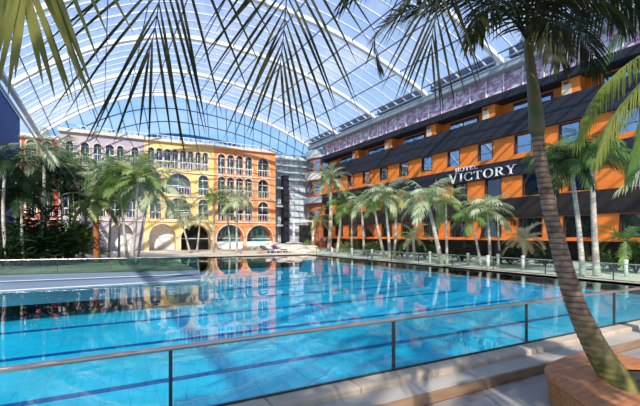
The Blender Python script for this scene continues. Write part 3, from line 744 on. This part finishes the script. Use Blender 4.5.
gp(213, 0, 0, (214, 200), 'palm where yellow and orange facades meet', w=2.6, t=46, n=14, L=2.8, leaf='leaf_mid')
gp(237, 0, 0, (237, 203), 'palm with long drooping fronds before the orange building', w=2.6, t=45, n=14, L=2.9, leaf='leaf_silver')
gp(230, 0, 0, (226, 212), 'thin palm left of the drooping one', w=2.2, t=48, n=10, L=2.2, leaf='leaf_mid')

def shrub(p, r, h, leaf, label, group, n=170):
    root = MB(); rnd = random.Random(int(p[0]*97+p[1]*13) & 0xffff)
    for i in range(n):
        a = rnd.uniform(0, 6.283); e = rnd.uniform(-.1, 1.45); rr = rnd.uniform(.2, 1)
        q = Vector((math.cos(a)*math.cos(e)*r*rr, math.sin(a)*math.cos(e)*r*rr, h*.12+abs(math.sin(e))*h*rr*.8))
        d = Vector((math.cos(a)*.8, math.sin(a)*.8, rnd.uniform(.1, 1.3)))
        leaflet(root, q, d, Vector((rnd.uniform(-1, 1), rnd.uniform(-1, 1), 1)).normalized(), .25+h*.16, .05+h*.02, .3, 3)
    for k in range(6):
        a = k*1.05; root.tube([(0, 0, -.02), (math.cos(a)*r*.4, math.sin(a)*r*.4, h*.6)], .03, 4)
    o = root.build('shrub', leaf); o.location = p; return tag(o, label, 'shrub', group)
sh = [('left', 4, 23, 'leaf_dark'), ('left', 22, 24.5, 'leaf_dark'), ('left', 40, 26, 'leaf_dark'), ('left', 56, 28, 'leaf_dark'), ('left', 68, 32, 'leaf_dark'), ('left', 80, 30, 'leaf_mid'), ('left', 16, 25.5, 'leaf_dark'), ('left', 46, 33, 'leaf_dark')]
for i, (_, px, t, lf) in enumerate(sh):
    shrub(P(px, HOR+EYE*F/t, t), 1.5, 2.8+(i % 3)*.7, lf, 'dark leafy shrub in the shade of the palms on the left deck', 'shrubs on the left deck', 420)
for i, (px, t, h, lf) in enumerate([(310, 52, 1.5, 'leaf_bright'), (343, 46, 1.5, 'leaf_bright'), (352, 47, 1.8, 'leaf_mid'), (372, 40, 1.4, 'leaf_mid'), (402, 36, 1.4, 'leaf_dark'), (425, 33, 1.3, 'leaf_dark'), (462, 30, 1.3, 'leaf_dark'), (510, 27, 1.2, 'leaf_dark'), (545, 25, 1.2, 'leaf_dark'), (612, 22, 1.2, 'leaf_mid'), (636, 20.5, 1.6, 'leaf_dark')]):
    shrub(P(px, HOR+EYE*F/t, t), 1.0, h, lf, 'leafy shrub among the palm trunks on the hotel side deck', 'shrubs on the hotel side deck', 260)

# ------------------------------------------------------------------ small things on the far deck
for i, (px, t) in enumerate([(332, 38), (352, 36), (372, 33), (430, 28), (468, 26), (488, 22.6), (498, 24.5), (523, 22.4), (581, 19.6), (626, 18.5)]):
    b_ = P(px, HOR+EYE*F/t, t); m = MB(); m.tube([b_, b_+Z*.72], .085, 8); root = empty('bollard', b_, 'short round bollard light on the deck behind the far railing', 'bollard', 'bollard lights behind the far railing')
    m.build('post', 'bollard_paint', root, True); m = MB(); m.tube([b_+Z*.72, b_+Z*.8], .1, 8); m.build('cap', 'white_frame', root, True)
def rock(c, r, h, label, seed):
    m = MB(); n = 20; k = 9; i0 = 0
    for j in range(k+1):
        for i in range(n):
            e = j/k*math.pi/2; a = 2*math.pi*i/n; d = Vector((math.cos(a)*math.cos(e), math.sin(a)*math.cos(e), math.sin(e)))
            f = 1+.35*noise.noise(d*2.2+Vector((seed, 0, 0))); m.v.append((d.x*r*f, d.y*r*.7*f, d.z*h*f-.02))
    for j in range(k):
        for i in range(n): a = j*n+i; b_ = j*n+(i+1) % n; m.f.append((a, b_, b_+n, a+n))
    o = m.build('rock', 'rock'); o.location = c; tag(o, label, 'rock')
def gd(px, t): return P(px, HOR+EYE*F/t, t)
rock(gd(291, 48), 3.4, 1.1, 'largest sandy rock mound before the glass tower', 1)
rock(gd(274, 50), 2.4, 1.0, 'smaller sandy rock on the left side of the mound', 4)
rock(gd(308, 47), 1.8, .6, 'low flat sandy rock at the right foot of the mound', 9)
hp = empty('hedge_box', gd(254, 43), 'low trough planter with clipped hedge at the far pool edge', 'planter')
c_ = gd(254, 43); m = MB(); m.box(c_.x-1.4, c_.x+1.4, c_.y-.4, c_.y+.4, 0, .35); m.build('trough', 'stone_coping', hp)
m = MB(); rnd = random.Random(3)
for i in range(420):
    q = Vector((c_.x+rnd.uniform(-1.35, 1.35), c_.y+rnd.uniform(-.38, .38), rnd.uniform(.33, .75))); leaflet(m, q, Vector((rnd.uniform(-1, 1), rnd.uniform(-1, 1), rnd.uniform(0, 1))), Z, .18, .07, .1, 2)
m.build('hedge', 'leaf_mid', hp)
def lounger(c, rz, label, cm):
    root = empty('sun_lounger', (0, 0, 0), label, 'sun lounger', 'sun loungers by the rocks')
    m = MB(); m.box(-.32, .32, -.95, .95, .25, .32)
    for x in (-.28, .28):
        for y in (-.85, .85): m.box(x-.03, x+.03, y-.03, y+.03, 0, .25)
    m.build('frame', 'white_frame', root)
    m = MB(); m.box(-.3, .3, -.93, .35, .32, .42); m.beam((0, .35, .38), (0, .92, .78), .6, .1); m.build('cushion', cm, root)
    root.location = c; root.rotation_euler.z = rz
for i, (px, t) in enumerate(((267, 44.5), (273, 44.8), (279, 45.2), (285, 45.6))):
    lounger(gd(px, t), .35, 'sun lounger with '+('dark purple' if i % 2 == 0 else 'white')+' cushion in front of the rock mound, '+('left' if i < 2 else 'right')+' pair', 'cushion_purple' if i % 2 == 0 else 'cushion_white')

# ------------------------------------------------------------------ planter bench
ZT = .15
pl = empty('planter_bench', (5.3, 2.5, -.23), 'curved wooden planter bench around the foot of the leaning palm', 'planter')
U = Vector((.53, .85)); 
ctrl = [(3.55, .85), (4.2, 1.88), (4.62, 2.52), (4.86, 2.9), (5.0, 3.12), (5.3, 3.29), (5.8, 3.37), (6.3, 3.37), (6.62, 3.28), (6.78, 3.0), (6.7, 2.6), (6.4, 2.0), (5.9, 1.2), (5.2, .1), (4.6, -.5), (3.9, -.5), (3.5, .1)]
def smooth_loop(c, it=2):
    for _ in range(it):
        r = []
        for i in range(len(c)):
            a = Vector(c[i]); b_ = Vector(c[(i+1) % len(c)]); r += [tuple(a*.75+b_*.25), tuple(a*.25+b_*.75)]
        c = r
    return c
outer = smooth_loop(ctrl); cen = Vector((sum(p[0] for p in outer)/len(outer), sum(p[1] for p in outer)/len(outer)))
HC = Vector((5.83, 2.36)); NA = 96
def ray(poly, an):
    d = Vector((math.cos(an), math.sin(an))); best = None
    for i in range(len(poly)):
        a = Vector(poly[i])-HC; e = Vector(poly[(i+1) % len(poly)])-HC-a; den = d.x*e.y-d.y*e.x
        if abs(den) < 1e-9: continue
        t = (a.x*e.y-a.y*e.x)/den; u_ = (a.x*d.y-a.y*d.x)/den
        if t > 0 and -1e-6 <= u_ <= 1+1e-6 and (best is None or t > best): best = t
    return best
angs = [2*math.pi*k/NA for k in range(NA)]
OUT = [ray(outer, a) for a in angs]
def loop_out(d): return [(HC.x+math.cos(a)*(t-d), HC.y+math.sin(a)*(t-d)) for a, t in zip(angs, OUT)]
def hole(d): 
    r_ = []
    for a, t in zip(angs, OUT):
        rad = 1/math.sqrt((math.cos(a-.25)/.66)**2+(math.sin(a-.25)/.42)**2); r_.append((HC.x+math.cos(a)*min(rad+d, t-.1), HC.y+math.sin(a)*min(rad+d, t-.1)))
    return r_
def ringmesh(o_, i_, z0, z1):
    m = MB(); n = len(o_)
    for k in range(n):
        j = (k+1) % n; A, B, C, D = o_[k], o_[j], i_[j], i_[k]
        m.quad((*A, z1), (*B, z1), (*C, z1), (*D, z1)); m.quad((*A, z0), (*B, z0), (*C, z0), (*D, z0)); m.quad((*A, z0), (*B, z0), (*B, z1), (*A, z1)); m.quad((*D, z0), (*C, z0), (*C, z1), (*D, z1))
    return m
ringmesh(loop_out(0), hole(0), ZT-.06, ZT).build('seat', 'wood_top', pl)
ringmesh(loop_out(.07), hole(.05), -.23, ZT-.09).build('shadow_gap_frame', 'black_clad', pl)
m = MB(); so = loop_out(.05)
for k in range(len(so)):
    a = Vector((*so[k], 0)); b_ = Vector((*so[(k+1) % len(so)], 0)); n = max(1, int((b_-a).length/.07))
    for i in range(n):
        p = a.lerp(b_, (i+.04)/n); q = a.lerp(b_, (i+.96)/n); m.beam(p+Z*-.08, q+Z*-.08, .02, .28)
m.build('slat_skirt', 'wood_slat', pl)
m = MB(); m.prism(hole(.06), -.2, .06); m.build('soil', 'soil', pl)

# ------------------------------------------------------------------ the big leaning palm
tp = [(632, 402, 4.75, 34), (621, 386, 4.85, 31), (604, 361, 4.98, 26), (589, 334, 5.1, 23), (573, 297, 5.22, 19.5), (560.5, 253, 5.35, 17), (549.5, 209, 5.45, 14.3), (541, 164, 5.52, 12.6), (537.5, 134, 5.58, 12)]
C3 = [P(x, y, t) for x, y, t, w in tp]; 
big = empty('palm_tree', C3[0], 'big leaning palm with ringed brown trunk growing out of the wooden planter', 'palm tree')
def catmull(pts, n):
    r = []
    for i in range(len(pts)-1):
        p0 = pts[max(i-1, 0)]; p1 = pts[i]; p2 = pts[i+1]; p3 = pts[min(i+2, len(pts)-1)]
        for k in range(n):
            t = k/n; r.append(.5*((2*p1)+(p2-p0)*t+(2*p0-5*p1+4*p2-p3)*t*t+(3*p1-p0-3*p2+p3)*t**3))
    r.append(pts[-1]); return r
dense = catmull(C3, 20); wr = []
for i in range(len(dense)):
    s = i/20; k = min(int(s), len(tp)-2); f = s-k; w = tp[k][3]*(1-f)+tp[k+1][3]*f; t = tp[k][2]
    ring = (1+.02*math.sin(i*1.6)) if i > 30 else 1
    wr.append(w*t/F/2*.93*ring)
m = MB(); m.tube(dense, wr, 20); m.build('trunk', 'trunk_near', big, True, origin=C3[0])
crown = P(528.5, 42, 5.63)
m = MB(); m.tube([P(538, 137, 5.575), P(537, 128, 5.58), P(536, 114, 5.59), P(534, 96, 5.6), P(531.5, 75, 5.62), P(529, 55, 5.63), crown, P(529, 18, 5.63)], [.08, .104, .1, .084, .07, .064, .06, .04], 16); m.build('crownshaft', 'shaft_olive', big, True)
def bez(a, b_, c, d, n=12):
    return [a*((1-t)**3)+b_*(3*t*(1-t)**2)+c*(3*t*t*(1-t))+d*(t**3) for t in [i/n for i in range(n+1)]]
def pf(root, pxs, n, L, w, droop, mat='leaf_backlit', a0=60, a1=20, nseg=4, lift=.1, N0=None, start=.1, jit=.1, rr=.014):
    pts = catmull([p if isinstance(p, Vector) else P(*p) for p in pxs], 5)
    m = MB(); frond_path(m, pts, n, L, w, droop, a0, a1, start, nseg, N0, jit, lift, rr); return m.build('frond', mat, root)
R = random.Random(5)
# crown fronds: (screen survey of rachis, with their own distances)
pf(big, [crown, (505, 12, 5.4), (470, 0, 5.1), (438, 3, 5.0), (399, 14, 4.9), (375, 38, 4.85), (380, 70, 4.85)], 50, .42, .034, .1, 'leaf_backlit', start=.3, a0=70, a1=30)
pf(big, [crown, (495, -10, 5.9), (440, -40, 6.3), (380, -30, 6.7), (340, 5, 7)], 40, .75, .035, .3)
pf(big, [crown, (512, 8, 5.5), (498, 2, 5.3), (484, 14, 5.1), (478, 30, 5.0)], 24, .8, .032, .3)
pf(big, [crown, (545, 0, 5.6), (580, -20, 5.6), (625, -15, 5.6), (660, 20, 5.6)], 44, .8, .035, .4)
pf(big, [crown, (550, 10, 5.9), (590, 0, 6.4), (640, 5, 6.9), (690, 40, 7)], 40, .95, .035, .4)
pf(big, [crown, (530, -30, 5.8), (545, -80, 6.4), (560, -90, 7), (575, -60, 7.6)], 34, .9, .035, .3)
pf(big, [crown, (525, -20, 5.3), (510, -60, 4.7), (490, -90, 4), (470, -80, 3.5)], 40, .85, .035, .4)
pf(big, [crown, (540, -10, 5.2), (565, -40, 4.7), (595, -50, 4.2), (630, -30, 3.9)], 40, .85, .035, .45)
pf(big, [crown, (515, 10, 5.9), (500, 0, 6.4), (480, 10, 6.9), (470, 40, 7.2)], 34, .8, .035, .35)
pf(big, [crown, (545, 20, 5.9), (565, 20, 6.3), (585, 40, 6.6), (600, 70, 6.8)], 34, .8, .035, .3, 'leaf_backlit')
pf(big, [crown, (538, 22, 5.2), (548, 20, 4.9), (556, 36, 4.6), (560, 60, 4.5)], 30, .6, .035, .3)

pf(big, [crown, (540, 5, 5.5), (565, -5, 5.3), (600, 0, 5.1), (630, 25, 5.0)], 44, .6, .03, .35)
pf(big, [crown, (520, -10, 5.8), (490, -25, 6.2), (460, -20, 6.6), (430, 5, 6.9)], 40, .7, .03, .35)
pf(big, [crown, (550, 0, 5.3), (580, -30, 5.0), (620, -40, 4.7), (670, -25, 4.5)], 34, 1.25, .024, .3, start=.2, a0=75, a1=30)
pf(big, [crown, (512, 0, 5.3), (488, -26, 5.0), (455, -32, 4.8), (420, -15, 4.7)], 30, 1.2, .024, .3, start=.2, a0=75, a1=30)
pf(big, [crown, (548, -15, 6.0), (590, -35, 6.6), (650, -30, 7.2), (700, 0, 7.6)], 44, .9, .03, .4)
# ------------------------------------------------------------------ overhead palm whose fronds hang into the view
CR = P(300, HOR-0, .7); CR = Vector((CR.x, CR.y, 0))+Vector((0, 0, 4.9))
bs = FW*(-2.2)+RT*(-.9)+Z*(-.23)
ov = empty('palm_tree', bs, 'palm rooted behind the viewer whose fronds hang down from the top of the view', 'palm tree')
m = MB(); tr_ = bez(bs, bs+Z*2.2-FW*.5, bs+Z*4.0-FW*.2, CR, 30); m.tube(tr_, [.16-.06*i/30+(.006 if i % 2 else 0) for i in range(31)], 14); m.build('trunk', 'trunk_near', ov, True)
m = MB(); m.tube([CR-Z*.02, CR+Vector((.05, .08, .3))], [.13, .07], 12); m.build('crownshaft', 'crownshaft', ov, True)
NF = -FW
CC = CR+Z*.2
def hang(pxs, n, L, w, mat='leaf_backlit', droop=.06, a0=48, a1=14, nseg=5, start=.62, jit=.05):
    first = P(*pxs[0]); mid1 = CC.lerp(first, .35)+Z*.35; mid2 = CC.lerp(first, .75)+Z*.3
    return pf(ov, [CC, mid1, mid2]+pxs, n, L, w, droop, mat, a0, a1, nseg, .05, NF, start, jit)
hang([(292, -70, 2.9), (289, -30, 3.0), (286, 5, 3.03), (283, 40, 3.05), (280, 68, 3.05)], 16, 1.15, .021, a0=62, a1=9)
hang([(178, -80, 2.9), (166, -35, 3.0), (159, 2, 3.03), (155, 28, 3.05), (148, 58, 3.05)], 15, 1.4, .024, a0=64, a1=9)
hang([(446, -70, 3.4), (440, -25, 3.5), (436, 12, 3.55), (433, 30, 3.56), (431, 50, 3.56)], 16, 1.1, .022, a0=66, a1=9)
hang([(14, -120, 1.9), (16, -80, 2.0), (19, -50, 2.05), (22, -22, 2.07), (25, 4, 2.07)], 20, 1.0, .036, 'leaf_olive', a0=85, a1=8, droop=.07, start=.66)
# rest of the crown (above and behind the view)
for k in range(7):
    a = math.radians(100+k*32+12); d = FW*math.cos(a)+RT*math.sin(a); 
    pf(ov, [CC, CC+d*.6+Z*.45, CC+d*1.3+Z*.5, CC+d*2.0+Z*.15, CC+d*2.4-Z*.4], 28, .7, .035, .25)

# ------------------------------------------------------------------ palm outside the right edge, its yellow-green fronds reach in
rb = P(735, HOR, 6.6); rb.z = -.23; rc = P(690, 40, 6.4)
rp = empty('palm_tree', rb, 'palm beyond the right edge with drooping yellow green fronds reaching into view', 'palm tree')
m = MB(); m.tube(bez(rb, rb+Z*1.8, rc-Z*1.5, rc, 24), [.15-.05*i/24+(.005 if i % 2 else 0) for i in range(25)], 12); m.build('trunk', 'trunk_near', rp, True)
pf(rp, [rc, (665, 45, 6.2), (630, 62, 6.0), (598, 95, 5.8), (578, 140, 5.7)], 70, .62, .022, .45, 'leaf_yellow', a0=40)
pf(rp, [rc, (672, 55, 6.3), (645, 78, 6.2), (615, 115, 6.1), (596, 160, 6.0)], 60, .55, .022, .45, 'leaf_yellow', a0=40)
pf(rp, [rc, (670, 70, 6.5), (645, 95, 6.7), (618, 125, 6.9), (600, 165, 7)], 38, .6, .03, .45, 'leaf_mid', a0=50)
pf(rp, [rc, (675, 60, 6.0), (655, 100, 5.8), (640, 140, 5.7), (628, 180, 5.6)], 38, .5, .03, .4, 'leaf_mid', a0=50)
pf(rp, [rc, (685, 90, 6.4), (670, 130, 6.4), (645, 165, 6.4), (618, 190, 6.4)], 34, .5, .03, .3, 'leaf_silver', a0=50)
pf(rp, [rc, (720, 20, 6.4), (760, 30, 6.4), (790, 80, 6.4)], 34, .7, .03, .4, 'leaf_mid')
pf(rp, [rc, (700, 0, 7), (710, -10, 8), (720, 20, 8.8)], 34, .7, .03, .4, 'leaf_mid')
pf(rp, [rc, (680, 10, 6.8), (650, 0, 7.2), (620, 30, 7.6), (605, 60, 7.8)], 34, .7, .03, .4, 'leaf_mid')

for i, (x, y, h, n_, L_) in enumerate(((-3.2, -3.0, 6.0, 20, 2.4), (1.7, -2.7, 6.2, 26, 2.1))):
    palm((x, y, -.23), (x+.3, y+.2, h), .16, 'palm on the terrace behind the viewer, shading the foreground steps', n=n_, L=L_, kind='bushy', group='palms behind the viewer')
# ------------------------------------------------------------------ light, sky, camera
sun = bpy.data.lights.new('sun', 'SUN'); sun.energy = 6.4; sun.angle = math.radians(.6); sun.color = (1, .93, .82)
so_ = bpy.data.objects.new('sun', sun); COL.objects.link(so_)
sd = Vector((.37, .68, -.62)).normalized(); so_.rotation_euler = sd.to_track_quat('-Z', 'Y').to_euler()
w = bpy.data.worlds.new('sky'); SC.world = w; w.use_nodes = True; n = w.node_tree; n.nodes.clear()
o = n.nodes.new('ShaderNodeOutputWorld'); bg = add(n, 'ShaderNodeBackground'); n.links.new(bg.outputs[0], o.inputs[0])
tc = add(n, 'ShaderNodeTexCoord'); sx = add(n, 'ShaderNodeSeparateXYZ'); n.links.new(tc.outputs['Generated'], sx.inputs[0])
cr = add(n, 'ShaderNodeValToRGB'); e = cr.color_ramp.elements
e[0].position = 0; e[0].color = (.55, .68, .85, 1); e[1].position = 1; e[1].color = (.30, .43, .80, 1)
x = e.new(.2); x.color = (.42, .66, 1.0, 1); x = e.new(.5); x.color = (.36, .52, .88, 1)
n.links.new(sx.outputs['Z'], cr.inputs[0])
mp = add(n, 'ShaderNodeMapping'); mp.inputs['Scale'].default_value = (1, 1, 2.6); n.links.new(tc.outputs['Generated'], mp.inputs[0])
ns = add(n, 'ShaderNodeTexNoise', Scale=2.6, Detail=8, Roughness=.6); n.links.new(mp.outputs[0], ns.inputs['Vector'])
c2 = add(n, 'ShaderNodeValToRGB'); c2.color_ramp.elements[0].position = .5; c2.color_ramp.elements[1].position = .8
n.links.new(ns.outputs['Fac'], c2.inputs[0])
mx = add(n, 'ShaderNodeMix', data_type='RGBA'); mx.inputs[7].default_value = (.92, .94, 1, 1)
n.links.new(c2.outputs[0], mx.inputs[0]); n.links.new(cr.outputs[0], mx.inputs[6]); n.links.new(mx.outputs[2], bg.inputs[0]); bg.inputs[1].default_value = 1.15

cam = bpy.data.cameras.new('camera'); co = bpy.data.objects.new('camera', cam); COL.objects.link(co)
cam.sensor_width = 36; cam.lens = F/640*36; cam.shift_y = (HOR-203)/640; cam.clip_end = 500; cam.clip_start = .05
co.location = (0, 0, EYE); co.rotation_euler = (math.pi/2, 0, -PSI); SC.camera = co
SC.view_settings.view_transform = 'Standard'; SC.view_settings.look = 'None'; SC.view_settings.exposure = 0; SC.view_settings.gamma = 1
SC.cycles.transparent_max_bounces = 24; SC.cycles.max_bounces = 8
